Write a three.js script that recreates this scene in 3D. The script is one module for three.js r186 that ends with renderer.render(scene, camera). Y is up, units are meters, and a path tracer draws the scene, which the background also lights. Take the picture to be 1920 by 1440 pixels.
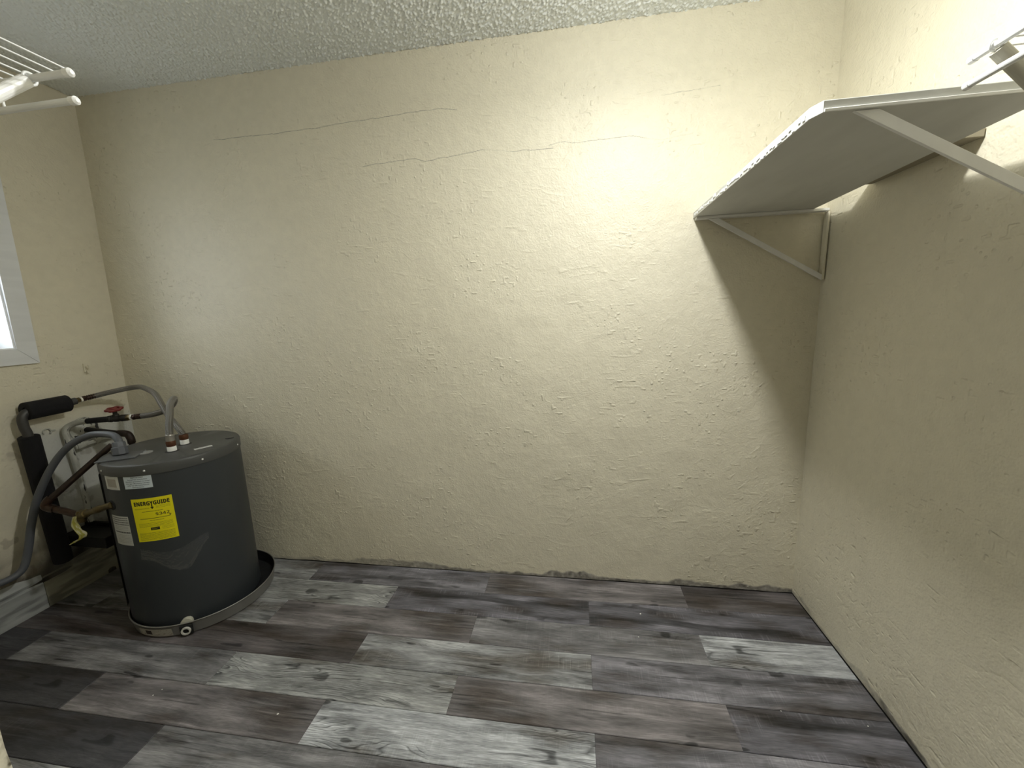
import * as THREE from 'three';
import { mergeGeometries, mergeVertices, toCreasedNormals } from 'three/addons/utils/BufferGeometryUtils.js';
import { RectAreaLightUniformsLib } from 'three/addons/lights/RectAreaLightUniformsLib.js';
import { RoundedBoxGeometry } from 'three/addons/geometries/RoundedBoxGeometry.js';

// ------------------------------------------------------------------ camera, daylight, lamp, exposure
RectAreaLightUniformsLib.init();
const scene = new THREE.Scene();
const camera = new THREE.PerspectiveCamera(2 * Math.atan(720 / 755) * 180 / Math.PI, 4 / 3, 0.05, 60);
camera.position.set(0, 1.3, 0);
camera.rotation.order = 'YXZ';
camera.rotation.set(-0.175908, 0.15789, -0.0341305);
scene.background = new THREE.Color().setRGB(0.90, 0.96, 1.0);      // overcast daylight outside the window
scene.backgroundIntensity = 6;
const renderer = new THREE.WebGLRenderer();
renderer.toneMapping = THREE.LinearToneMapping;
renderer.toneMappingExposure = 1.13;
renderer.shadowMap.enabled = true;
const LAMP = new THREE.Vector3(0.22, 2.23, -0.93), LAMP_POWER = 1.12, DOWN_FILL = 4.0;
const LAMP_COLOR = new THREE.Color().setRGB(0.99, 1.0, 0.975);

// ------------------------------------------------------------------ small helpers
const V = (x, y, z) => new THREE.Vector3(x, y, z);
const TAU = Math.PI * 2, rad = (d) => d * Math.PI / 180;
const clamp = (x, a = 0, b = 1) => Math.min(b, Math.max(a, x));
const mixn = (a, b, t) => a + (b - a) * t;
const smooth = (a, b, x) => { const t = clamp((x - a) / (b - a)); return t * t * (3 - 2 * t); };
let seedState = 1234567;
const rnd = () => { seedState = (Math.imul(seedState, 1664525) + 1013904223) >>> 0; return seedState / 4294967296; };
function hash(x, y, s) {
  let h = Math.imul(x, 374761393) ^ Math.imul(y, 668265263) ^ Math.imul(s + 17, 1442695041);
  h = Math.imul(h ^ (h >>> 13), 1274126177);
  return ((h ^ (h >>> 16)) >>> 0) / 4294967296;
}
const wrap = (i, p) => (p ? ((i % p) + p) % p : i);
function noise(x, y, s = 0, px = 0, py = 0) {                        // value noise, tileable when px and py are given
  const xi = Math.floor(x), yi = Math.floor(y), fx = x - xi, fy = y - yi;
  const u = fx * fx * (3 - 2 * fx), v = fy * fy * (3 - 2 * fy);
  const a = hash(wrap(xi, px), wrap(yi, py), s), b = hash(wrap(xi + 1, px), wrap(yi, py), s);
  const c = hash(wrap(xi, px), wrap(yi + 1, py), s), d = hash(wrap(xi + 1, px), wrap(yi + 1, py), s);
  return (a + (b - a) * u) * (1 - v) + (c + (d - c) * u) * v;
}
function fbm(x, y, s, oct, px = 0, py = 0) {
  let a = 0, w = 0.5, t = 0;
  for (let o = 0; o < oct; o++) { a += w * noise(x, y, s + o * 31, px, py); t += w; w *= 0.5; x *= 2; y *= 2; px *= 2; py *= 2; }
  return a / t;
}
function dataTex(w, h, fn, srgb, repeat) {                           // fn(u, v) gives a grey value or [r, g, b], 0..1
  const d = new Uint8Array(w * h * 4);
  for (let j = 0; j < h; j++) for (let i = 0; i < w; i++) {
    const c = fn((i + 0.5) / w, (j + 0.5) / h), k = 4 * (j * w + i);
    if (typeof c === 'number') d[k] = d[k + 1] = d[k + 2] = 255 * clamp(c);
    else { d[k] = 255 * clamp(c[0]); d[k + 1] = 255 * clamp(c[1]); d[k + 2] = 255 * clamp(c[2]); }
    d[k + 3] = 255;
  }
  const t = new THREE.DataTexture(d, w, h);
  t.wrapS = t.wrapT = THREE.RepeatWrapping; t.magFilter = THREE.LinearFilter; t.minFilter = THREE.LinearFilter;
  if (srgb) t.colorSpace = THREE.SRGBColorSpace;
  if (repeat) t.repeat.set(...repeat);
  t.needsUpdate = true;
  return t;
}
const std = (o) => new THREE.MeshStandardMaterial(o);
const taken = new Map();
function numbered(name) {
  const n = taken.get(name) ?? 0; taken.set(name, n + 1);
  return n ? name + '_' + String(n).padStart(3, '0') : name;
}
function shade(o) { o.traverse((m) => { if (m.isMesh) { m.castShadow = true; m.receiveShadow = true; } }); return o; }
function part(parent, name, geometry, material, label) {
  const m = new THREE.Mesh(geometry, material); m.name = name; m.castShadow = m.receiveShadow = true;
  if (label) m.userData.label = label;
  parent.add(m); return m;
}
function struct(name, geometry, material) {
  const m = new THREE.Mesh(geometry, material); m.name = name; m.userData.kind = 'structure';
  m.castShadow = m.receiveShadow = true; scene.add(m); return m;
}
function structGroup(name) { const g = new THREE.Group(); g.name = name; g.userData.kind = 'structure'; scene.add(g); return g; }
function thing(name, label, category, pos = [0, 0, 0], group) {
  const g = new THREE.Group(); g.name = numbered(name); g.position.set(...pos);
  g.userData = { label, category }; if (group) g.userData.group = group;
  scene.add(g); return g;
}
// geometry helpers (world coordinates minus an origin o)
function box(x0, y0, z0, x1, y1, z1, r = 0.002) {
  const g = r ? new RoundedBoxGeometry(x1 - x0, y1 - y0, z1 - z0, 2, r) : new THREE.BoxGeometry(x1 - x0, y1 - y0, z1 - z0);
  g.translate((x0 + x1) / 2, (y0 + y1) / 2, (z0 + z1) / 2); return g;
}
function orient(g, a, b) {                                           // turns a geometry built along +y from 0 so that it runs from a towards b
  const q = new THREE.Quaternion().setFromUnitVectors(V(0, 1, 0), b.clone().sub(a).normalize());
  g.applyQuaternion(q); g.translate(a.x, a.y, a.z); return g;
}
function turned(a, b, profile, seg = 20) {                           // lathe between a and b; profile = [[0..1 along, radius], ...]
  const L = a.distanceTo(b), pts = profile.map(([t, r]) => new THREE.Vector2(Math.max(r, 0.00001), t * L));
  return orient(toCreasedNormals(new THREE.LatheGeometry(pts, seg), 0.6), a, b);
}
const rodGeo = (a, b, r, seg = 14) => turned(a, b, [[0, 0], [0, r], [1, r], [1, 0]], seg);
function tube(points, r, seg = 60, radial = 14, tension = 0.5) {
  return new THREE.TubeGeometry(new THREE.CatmullRomCurve3(points, false, 'catmullrom', tension), seg, r, radial, false);
}
const merge = (...g) => mergeGeometries(g.map((x) => { const n = x.index ? x.toNonIndexed() : x; for (const k of Object.keys(n.attributes)) if (!['position', 'normal', 'uv'].includes(k)) n.deleteAttribute(k); return n; }));
function gridGeo(nu, nv, fn, uvfn) {                                 // fn(i/nu, j/nv) -> Vector3
  const pos = [], uv = [], idx = [];
  for (let j = 0; j <= nv; j++) for (let i = 0; i <= nu; i++) {
    const p = fn(i / nu, j / nv); pos.push(p.x, p.y, p.z); const t = uvfn ? uvfn(i / nu, j / nv, p) : [i / nu, j / nv]; uv.push(t[0], t[1]);
  }
  for (let j = 0; j < nv; j++) for (let i = 0; i < nu; i++) {
    const a = j * (nu + 1) + i, b = a + 1, c = a + nu + 1, d = c + 1; idx.push(a, b, d, a, d, c);
  }
  const g = new THREE.BufferGeometry();
  g.setAttribute('position', new THREE.Float32BufferAttribute(pos, 3)); g.setAttribute('uv', new THREE.Float32BufferAttribute(uv, 2));
  g.setIndex(idx); g.computeVertexNormals(); return g;
}

// ------------------------------------------------------------------ room measures (metres)
const H = 2.39, ZB = -1.808, ZF = 1.3, XR = 0.972, TH = 0.15;
const xLeft = (y) => -2.37 - 0.075 * (1 - y / H) - 0.03 * smooth(0.75, 0.1, y);
const xRight = (y) => XR - 0.017 * y / H;

// ------------------------------------------------------------------ plaster
const plasterBump = dataTex(1536, 1536, (u, v) => {                  // a 1.6 m tile
  const peel = fbm(u * 340, v * 340, 1, 2, 340, 340);
  const lump = fbm(u * 60, v * 60, 7, 2, 60, 60);
  const wide = fbm(u * 14, v * 14, 9, 3, 14, 14);
  const wx = u + 0.02 * (fbm(u * 9, v * 9, 3, 2, 9, 9) - 0.5), wy = v + 0.03 * (fbm(u * 9, v * 9, 5, 2, 9, 9) - 0.5);
  const ridge = Math.pow(1 - Math.abs(2 * fbm(wx * 14, wy * 22, 21, 2, 14, 22) - 1), 14) * smooth(0.5, 0.75, noise(u * 11, v * 11, 33, 11, 11));
  const pimple = smooth(0.78, 0.97, noise(u * 110, v * 130, 44, 110, 130)) * smooth(0.45, 0.7, noise(u * 9, v * 9, 45, 9, 9));
  const dash = smooth(0.8, 0.95, noise(wx * 38, wy * 110, 54, 38, 110)) * smooth(0.45, 0.68, noise(u * 9, v * 9, 55, 9, 9));
  const slant = smooth(0.76, 0.95, noise((wx + wy) * 40, (wx - wy) * 110, 57)) * smooth(0.55, 0.8, noise(u * 8, v * 8, 58, 8, 8)) * smooth(0, 0.06, u) * smooth(1, 0.94, u) * smooth(0, 0.06, v) * smooth(1, 0.94, v);
  return 0.16 * peel + 0.22 * lump + 0.20 * wide + 0.10 * ridge + 0.28 * pimple + 0.15 * dash + 0.13 * slant;
});
function bumpTile(rx, ry) { const t = plasterBump.clone(); t.repeat.set(rx, ry); t.needsUpdate = true; return t; }
const CREAM = [0.860, 0.833, 0.748];                                  // sRGB paint
function reliefBack(x, y) {
  return 0.0075 * (fbm(x * 2.3 + 9, y * 2.3, 61, 3) - 0.5) + 0.005 * (fbm(x * 9, y * 9, 71, 2) - 0.5) * smooth(2.3, 1.2, y);
}
// hairline cracks of the back wall: [x, y] in metres
const CRACKS = [
  [[-1.65, 2.134], [-1.374, 2.131], [-1.109, 2.135], [-1.044, 2.141], [-0.826, 2.145], [-0.673, 2.153], [-0.54, 2.154], [-0.483, 2.144]],
  [[-0.922, 1.959], [-0.749, 1.968], [-0.673, 1.97], [-0.635, 1.954], [-0.582, 1.961], [-0.377, 1.978], [-0.257, 1.961], [-0.083, 1.96]],
  [[-0.10, 1.972], [-0.055, 1.98], [0.025, 1.971], [0.222, 1.976], [0.249, 1.972], [0.343, 1.951], [0.462, 1.965]],
  [[0.338, 2.111], [0.436, 2.116], [0.551, 2.122]],
];
const BX0 = -2.62, BX1 = 1.14, BW = BX1 - BX0;
function crackDepth(x, y) {
  let best = 1;
  const jx = x, jy = y + 0.006 * (fbm(x * 30, 4, 88, 3) - 0.5);
  for (const c of CRACKS) for (let k = 0; k + 1 < c.length; k++) {
    const [ax, ay] = c[k], [bx, by] = c[k + 1];
    if (jx < Math.min(ax, bx) - 0.01 || jx > Math.max(ax, bx) + 0.01 || Math.abs(jy - (ay + by) / 2) > 0.08) continue;
    const t = clamp(((jx - ax) * (bx - ax) + (jy - ay) * (by - ay)) / ((bx - ax) ** 2 + (by - ay) ** 2));
    best = Math.min(best, Math.hypot(jx - ax - t * (bx - ax), jy - ay - t * (by - ay)) / 0.0013);
  }
  return clamp(best);
}
function dirt(along, y, s) {                                         // chipped paint and grime along the floor line
  const top = 0.010 + 0.022 * smooth(0.45, 0.75, fbm(along * 4, 3, s, 3)) + 0.02 * (fbm(along * 28, y * 10, s + 3, 3) - 0.5);
  return smooth(top + 0.008, top - 0.004, y);
}
const backMap = dataTex(2048, 1300, (u, v) => {
  const x = BX0 + u * BW, y = v * H;
  const k = 1 + 0.035 * (fbm(x * 2, y * 2, 101, 3) - 0.5) + 0.03 * (fbm(x * 40, y * 40, 102, 2) - 0.5);
  const c = crackDepth(x, y), cr = 1 - 0.42 * (1 - c) * (0.25 + 0.75 * smooth(0.3, 0.6, fbm(x * 6, y * 3, 119, 2)));
  const d = dirt(x, y, 111) * smooth(-2.2, -0.2, x) , g = 0.25 + 0.45 * fbm(x * 60, y * 60, 113, 2);
  return CREAM.map((p, i) => mixn(p * k * cr, [g, g * 0.97, g * 0.93][i], 0.8 * d));
}, true);
const wallRough = 0.5;
const M = {};
M.backWall = std({ map: backMap, roughness: wallRough, bumpMap: bumpTile(BW / 1.6, H / 1.6), bumpScale: 0.0072 });
M.paintWall = std({ color: new THREE.Color().setRGB(...CREAM, THREE.SRGBColorSpace), roughness: 0.55, bumpMap: bumpTile(1 / 1.6, 1 / 1.6), bumpScale: 0.007 });
const LW = ZF - ZB + 0.02;
const rightMap = dataTex(1536, 1024, (u, v) => {
  const z = ZB - 0.01 + u * LW, y = v * H;
  const k = 1 + 0.04 * (fbm(z * 2, y * 2, 131, 3) - 0.5) + 0.03 * (fbm(z * 40, y * 40, 132, 2) - 0.5);
  const d = dirt(z * 1.3, y, 141) * (0.35 + 0.65 * smooth(-1.35, -1.2, z)), g = 0.18 + 0.5 * fbm(z * 50, y * 50, 143, 2);
  return CREAM.map((p, i) => mixn(p * k, [g, g * 0.97, g * 0.92][i], 0.85 * d));
}, true);
M.rightWall = std({ map: rightMap, roughness: wallRough, bumpMap: bumpTile(LW / 1.6, H / 1.6), bumpScale: 0.0065 });
const leftMap = dataTex(1536, 1024, (u, v) => {
  const z = ZB - 0.01 + u * LW, y = v * H;
  const k = 1 + 0.04 * (fbm(z * 2, y * 2, 151, 3) - 0.5) + 0.03 * (fbm(z * 40, y * 40, 152, 2) - 0.5);
  const pale = 0.75 * smooth(0.92, 0.8, y + 0.12 * (fbm(z * 6, y * 6, 153, 3) - 0.5)) * smooth(-1.32, -1.42, z + 0.06 * (fbm(z * 9, y * 9, 154, 2) - 0.5));
  const lowDark = 0.75 * smooth(0.4, 0.15, y + 0.25 * (fbm(z * 7, y * 4, 155, 3) - 0.5)) * smooth(-1.1, -1.4, z);  // darker towards the foot of the wall near the back corner
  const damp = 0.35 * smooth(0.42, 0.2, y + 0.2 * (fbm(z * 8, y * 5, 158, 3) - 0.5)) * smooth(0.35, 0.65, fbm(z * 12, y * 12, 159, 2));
  const spot = smooth(0.68, 0.74, fbm(z * 16, y * 16, 156, 3)) * smooth(0.95, 0.7, y) * 0.22;
  const c = CREAM.map((p, i) => mixn(p * k, [0.78, 0.79, 0.78][i], pale));
  return c.map((p, i) => mixn(mixn(p, [0.2, 0.18, 0.16][i], clamp(lowDark + damp)), [0.36, 0.32, 0.27][i], spot));
}, true);
M.leftWall = std({ map: leftMap, roughness: 0.55, bumpMap: bumpTile(LW / 1.6, H / 1.6), bumpScale: 0.0065 });

// back wall: displaced face on a solid slab
{
  const face = gridGeo(300, 190, (a, b) => { const x = BX0 + a * BW, y = b * H; return V(x, y, ZB + reliefBack(x, y)); });
  const slab = box(BX0, 0, ZB - TH, BX1, H, ZB - 0.02, 0);
  const rim = (p, q, n) => gridGeo(n, 1, (a, b) => { const x = mixn(p[0], q[0], a), y = mixn(p[1], q[1], a); return V(x, y, b ? ZB - 0.02 : ZB + reliefBack(x, y)); });
  struct('wall_back', merge(face, slab, rim([BX0, 0], [BX1, 0], 300), rim([BX0, H], [BX1, H], 300), rim([BX0, 0], [BX0, H], 190), rim([BX1, 0], [BX1, H], 190)), M.backWall);
}
// right wall
{
  const f = (a, b) => { const z = ZB - 0.01 + a * LW, y = b * H; return V(xRight(y) - 0.006 * (fbm(z * 2.2, y * 2.2, 81, 3) - 0.5), y, z); };
  const face = gridGeo(220, 170, (a, b) => f(1 - a, b), (a, b) => [1 - a, b]);
  const slab = box(XR + 0.012, 0, ZB - 0.01, XR + TH, H, ZF, 0);
  struct('wall_right', merge(face, slab), M.rightWall);
}
// left wall with its window opening
const WIN = { z0: -1.402, z1: -0.72, y0: 1.215, y1: 1.93 };
{
  const bulge = (z, y) => 0.008 * (fbm(z * 2.2, y * 2.2, 91, 3) - 0.5) + 0.03 * (fbm(z * 5 + 3, y * 5, 93, 2) - 0.5) * smooth(0.75, 0.4, y);
  const P = (z, y) => V(xLeft(y) + bulge(z, y), y, z);
  const pieces = [[ZB - 0.01, WIN.z0, 0, H], [WIN.z1, ZF, 0, H], [WIN.z0, WIN.z1, 0, WIN.y0], [WIN.z0, WIN.z1, WIN.y1, H]];
  const gs = [];
  for (const [z0, z1, y0, y1] of pieces) {
    const nu = Math.max(8, Math.round((z1 - z0) / 0.016)), nv = Math.max(8, Math.round((y1 - y0) / 0.016));
    gs.push(gridGeo(nu, nv, (a, b) => P(mixn(z0, z1, a), mixn(y0, y1, b)), (a, b, p) => [(p.z - ZB + 0.01) / LW, p.y / H]));
    gs.push(box(-2.72, y0, z0, -2.515, y1, z1, 0));
  }
  struct('wall_left', merge(...gs), M.leftWall);
  // plastered reveal round the opening is part of the window frame below
}
// wall behind the viewer, and the partition whose end shows at the lower left
{
  struct('wall_front', box(-2.62, 0, ZF, 1.14, H, ZF + TH, 0), M.paintWall);
  const x1 = -0.668, zA = -0.30, zB = -0.14;
  const rough = (y, s) => 0.006 * (fbm(y * 22, s, 96, 3) - 0.5);
  const g = gridGeo(24, 220, (a, b) => {                             // rough rounded end running round the three exposed faces
    const y = b * (H - 0.002), t = a * 3; let x, z; const r = 0.004;
    if (t < 1) { x = mixn(-2.5, x1 - r, t); z = zA; } else if (t < 2) { const q = t - 1; x = x1; z = mixn(zA + r, zB - r, q); } else { x = mixn(x1 - r, -2.5, t - 2); z = zB; }
    const n = rough(y, a * 40); return V(x + (t >= 1 && t < 2 ? n : 0), y, z + (t < 1 ? n : t >= 2 ? -n : 0));
  }, (a, b, p) => [p.x + p.z, p.y]);
  struct('wall_partition', g, M.paintWall);
}
// ceiling: knobbly sprayed texture as real relief near the back wall, bump elsewhere
function knobs(x, z) {
  const s = 0.0105; let h = 0; const ci = Math.floor(x / s), cj = Math.floor(z / s);
  for (let j = -1; j <= 1; j++) for (let i = -1; i <= 1; i++) {
    const a = ci + i, b = cj + j; if (hash(a, b, 5) < 0.22) continue;
    const px = (a + 0.15 + 0.7 * hash(a, b, 1)) * s, pz = (b + 0.15 + 0.7 * hash(a, b, 2)) * s, r = s * (0.3 + 0.38 * hash(a, b, 3));
    const d = Math.hypot(x - px, z - pz) / r; if (d < 1) h = Math.max(h, (1 - d * d) * r * 0.95);
  }
  return h + 0.0012 * noise(x * 300, z * 300, 6);
}
{
  const g = structGroup('ceiling');
  M.ceiling = std({ color: 0xe9ece8, roughness: 0.8 });
  const knobTile = dataTex(512, 512, (u, v) => { const s = 24; let h = 0; const ci = Math.floor(u * s), cj = Math.floor(v * s);
    for (let j = -1; j <= 1; j++) for (let i = -1; i <= 1; i++) { const a = ci + i, b = cj + j, wa = wrap(a, s), wb = wrap(b, s); const d = Math.hypot(u * s - a - 0.15 - 0.7 * hash(wa, wb, 1), v * s - b - 0.15 - 0.7 * hash(wa, wb, 2)) / (0.3 + 0.38 * hash(wa, wb, 3)); if (d < 1) h = Math.max(h, 1 - d * d); }
    return 0.9 * h; });
  knobTile.repeat.set(4, 4);
  M.ceilingFar = std({ color: 0xe9ece8, roughness: 0.8, bumpMap: knobTile, bumpScale: 0.0035 });
  const x0 = -2.44, x1 = 0.99, z0 = ZB - 0.01, z1 = -0.95;
  part(g, 'ceiling_texture', gridGeo(980, 250, (a, b) => { const x = mixn(x0, x1, a), z = mixn(z0, z1, b); return V(x, H - knobs(x, z), z); }), M.ceiling).userData.kind = 'stuff';
  part(g, 'ceiling_panel', gridGeo(4, 4, (a, b) => V(mixn(x0, x1, a), H - 0.002, mixn(z1, ZF, b)), (a, b, p) => [p.x, p.z]), M.ceilingFar);
  part(g, 'ceiling_slab', box(-2.72, H + 0.001, ZB - TH, 1.14, H + 0.12, ZF + TH, 0), M.ceiling);
}

// ------------------------------------------------------------------ floor: vinyl planks on a slab
const PL = 0.917, PW = 0.1475;
// styles: base sRGB grey, tint, and amounts of the printed figures
const STYLE = {
  light: { c: [0.52, 0.525, 0.515], grain: 0.6, cath: 0.25, saw: 0.5, band: 0.45, seed: 11 },
  figured: { c: [0.51, 0.515, 0.50], grain: 0.7, cath: 1.0, saw: 0.2, band: 0.3, seed: 23 },
  figured_pale: { c: [0.575, 0.585, 0.58], grain: 0.7, cath: 0.95, saw: 0.25, band: 0.25, seed: 37 },
  taupe: { c: [0.415, 0.40, 0.392], grain: 0.5, cath: 0.12, saw: 0.15, band: 0.45, seed: 41 },
  taupe_dark: { c: [0.36, 0.342, 0.335], grain: 0.5, cath: 0.15, saw: 0.15, band: 0.5, seed: 53 },
  violet: { c: [0.375, 0.37, 0.382], grain: 0.55, cath: 0.1, saw: 0.8, band: 0.9, seed: 67 },
  violet_mid: { c: [0.415, 0.41, 0.417], grain: 0.55, cath: 0.12, saw: 0.5, band: 0.6, seed: 71 },
  grey: { c: [0.425, 0.422, 0.417], grain: 0.55, cath: 0.2, saw: 0.3, band: 0.5, seed: 83 },
  dark: { c: [0.25, 0.246, 0.25], grain: 0.6, cath: 0.1, saw: 0.6, band: 0.5, seed: 97 },  // dark print, lowered further to paint the light fall-off at the left
  mid: { c: [0.45, 0.447, 0.44], grain: 0.55, cath: 0.2, saw: 0.3, band: 0.5, seed: 101 },
};
function plankTexture(s) {
  return dataTex(1024, 176, (u, v) => {
    const x = u * PL, y = v * PW, q = s.seed;
    const warp = 0.010 * (fbm(x * 7, y * 10, q, 3) - 0.5) + 0.03 * (noise(x * 2.5, y * 6, q + 1) - 0.5);
    const yy = y + warp;
    const fine = fbm(x * 45, yy * 720, q + 2, 3) - 0.5;
    const mid = fbm(x * 9, yy * 120, q + 3, 3) - 0.5;
    const blot = fbm(x * 5, yy * 17, q + 4, 5) - 0.5, streak = smooth(0.62, 0.82, fbm(x * 4.5, yy * 170, q + 15, 3)) * smooth(0.45, 0.65, fbm(x * 5, yy * 24, q + 16, 2));
    // cathedral figure: contour lines of a stretched field, cut by a mask
    const field = fbm(x * 3.2, y * 15, q + 5, 3) * 11 + yy * 95;
    const mask = smooth(0.42, 0.6, fbm(x * 4, yy * 16, q + 6, 2));
    const line = Math.pow(Math.abs(2 * (field - Math.floor(field)) - 1), 6);
    const figure = line * mask * (0.35 + 0.9 * noise(x * 30, yy * 200, q + 7));
    const paleLine = Math.pow(Math.abs(2 * ((field + 0.2) - Math.floor(field + 0.2)) - 1), 5) * mask * noise(x * 24, yy * 90, q + 8);  // pale printed grain lines beside the dark ones
    // dark weathered band along the plank and saw marks across it
    const bandPos = 0.75 + 0.2 * (fbm(x * 2.4, 1, q + 9, 2) - 0.5);
    const band = Math.exp(-Math.pow((v - bandPos) / 0.2, 2)) * smooth(0.3, 0.62, fbm(x * 5, yy * 30, q + 10, 3));
    const band2 = Math.exp(-Math.pow((v - 0.16) / 0.10, 2)) * smooth(0.5, 0.7, fbm(x * 5, yy * 20, q + 11, 2));
    const saw = smooth(0.60, 0.92, noise(x * 330, y * 16, q + 12)) * smooth(0.5, 0.68, fbm(x * 3.5, y * 20, q + 13, 2));
    const pale = smooth(0.6, 0.8, fbm(x * 4, yy * 130, q + 17, 3)), knot = Math.pow(smooth(0.78, 0.9, noise(x * 14, yy * 60, q + 14)), 2) * smooth(0.55, 0.75, noise(x * 5, yy * 14, q + 18));
    let k = 1 + 0.6 * s.grain * fine + 0.26 * mid + 0.85 * blot - 0.30 * streak + 0.12 * pale - 0.55 * s.cath * figure + 0.30 * s.cath * paleLine - 0.42 * s.band * band - 0.3 * s.band * band2 + 0.20 * s.saw * saw - 0.35 * knot;
    k = Math.max(0.3, 1 + 1.22 * (k - 1));
    const warm = -0.07 * Math.min(0, blot + 0.04) - 0.004;
    return [s.c[0] * k * 1.06 + warm, s.c[1] * k * 1.05, s.c[2] * k * 1.07 - warm];
  }, true);
}
const plankMat = {};
for (const [n, s] of Object.entries(STYLE)) {
  const map = plankTexture(s);
  plankMat[n] = std({ map, roughness: 0.5, bumpMap: map, bumpScale: 0.0003 });
}
const plankGeos = new Map();
function plankGeo(len, width, off, flip) {                           // bevelled board, top at y = 0, from x = 0 and z = 0
  const key = [len.toFixed(3), width.toFixed(3), off.toFixed(3), flip].join();
  if (plankGeos.has(key)) return plankGeos.get(key);
  const b = 0.0018, gap = 0.0008, y0 = -0.0075;
  const ring = (m, y) => [[m, y, m], [len - m, y, m], [len - m, y, width - m], [m, y, width - m]];
  const a = ring(gap + b, 0), c = ring(gap, -b), d = ring(gap, y0);
  const pos = [], uv = [];
  const put = (p) => { pos.push(...p); const u = (p[0] + off) / PL, v = 1 - p[2] / PW; uv.push(flip ? -u : u, flip ? 1 - v : v); };
  const quad = (p, q, r, s) => { for (const t of [p, q, r, p, r, s]) put(t); };
  quad(a[0], a[3], a[2], a[1]);
  for (let i = 0; i < 4; i++) { const j = (i + 1) % 4; quad(a[i], a[j], c[j], c[i]); quad(c[i], c[j], d[j], d[i]); }
  const g = new THREE.BufferGeometry();
  g.setAttribute('position', new THREE.Float32BufferAttribute(pos, 3)); g.setAttribute('uv', new THREE.Float32BufferAttribute(uv, 2));
  g.computeVertexNormals(); plankGeos.set(key, g); return g;
}
{
  const floor = structGroup('floor');
  part(floor, 'subfloor', box(-2.72, -0.12, ZB - TH, 1.14, -0.0085, ZF + TH, 0), std({ color: 0x1b1a19, roughness: 0.9 }));
  const even = [-3.179, -2.262, -1.345, -0.43, 0.482], odd = [-2.694, -1.777, -0.862, 0.052, 0.97];
  const rows = [
    [even, ['light', 'light', 'violet_mid', 'taupe', 'taupe_dark']],
    [odd, ['grey', 'figured', 'violet', 'violet', 'violet']],
    [even, ['grey', 'light', 'taupe', 'grey', 'figured_pale']],
    [odd, ['taupe_dark', 'taupe_dark', 'light', 'violet_mid', 'grey']],
    [even, ['dark', 'mid', 'figured', 'taupe', 'violet']],
    [odd, ['dark', 'taupe', 'figured_pale', 'violet_mid', 'grey']],
    [even, ['dark', 'dark', 'mid', 'taupe', 'grey']],
    [odd, ['grey', 'light', 'taupe', 'light', 'grey']],
  ];
  const names = Object.keys(STYLE);
  for (let r = 0; r < 21; r++) {
    let z = r === 0 ? ZB + 0.004 : -1.6565 + PW * (r - 1), zEnd = r === 0 ? -1.6565 : z + PW;
    if (z > ZF - 0.02) break; zEnd = Math.min(zEnd, ZF - 0.002);
    const [xs, kinds] = rows[r] ?? [r % 2 ? odd : even, [0, 1, 2, 3, 4].map((i) => names[Math.floor(10 * hash(r, i, 77))])];
    for (let i = 0; i < 5; i++) {
      const a = Math.max(xs[i] + (r > 7 ? 0 : 0), -2.478), b = Math.min(xs[i] + PL, XR - 0.003);
      if (b - a < 0.03) continue;
      const p = part(floor, numbered('plank'), plankGeo(b - a, zEnd - z, a - xs[i], (r * 3 + i) % 4 > 1), plankMat[kinds[i]]);
      p.position.set(a, 0.0003 * (hash(r, i, 3) - 0.5), z);
    }
  }
}

// ------------------------------------------------------------------ ledge board along the foot of the left wall
{
  const g = structGroup('baseboard_left');
  const mk = (z0, z1, dx, top) => {
    const pr = [[-2.53, 0.0005], [-2.466, 0.0005], [-2.466, 0.125], [-2.473, 0.135], [-2.467, 0.15], [-2.474, top - 0.012], [-2.488, top], [-2.53, top]];
    const s = new THREE.Shape(pr.map(([x, y]) => new THREE.Vector2(x + dx, y)));
    const e = new THREE.ExtrudeGeometry(s, { depth: z1 - z0, bevelEnabled: false, steps: 60 }); e.translate(0, 0, z0);
    const p = e.attributes.position;
    for (let i = 0; i < p.count; i++) if (p.getY(i) > 0.01 && p.getX(i) > -2.52) p.setX(i, p.getX(i) + 0.006 * (fbm(p.getZ(i) * 9, p.getY(i) * 14, 171, 2) - 0.5));
    e.computeVertexNormals(); const uv = []; for (let i = 0; i < p.count; i++) uv.push(p.getZ(i), p.getY(i)); e.setAttribute('uv', new THREE.Float32BufferAttribute(uv, 2)); return toCreasedNormals(e, 0.5);
  };
  const worn = (c, s) => dataTex(512, 256, (u, v) => { const k = 1 + 0.25 * (fbm(u * 8, v * 14, s, 4, 8, 14) - 0.5), d = smooth(0.52, 0.74, fbm(u * 5, v * 10, s + 1, 4, 5, 10)); return c.map((q) => mixn(q * k, 0.2, 0.35 * d)); }, true, [1.2, 3]);
  part(g, 'base_board', mk(-1.336, ZF, 0, 0.196), std({ map: worn([0.66, 0.67, 0.66], 181), roughness: 0.6 }));
  part(g, 'base_board_001', mk(ZB, -1.339, -0.002, 0.19), std({ map: worn([0.62, 0.61, 0.54], 191), roughness: 0.6 }));
}

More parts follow.
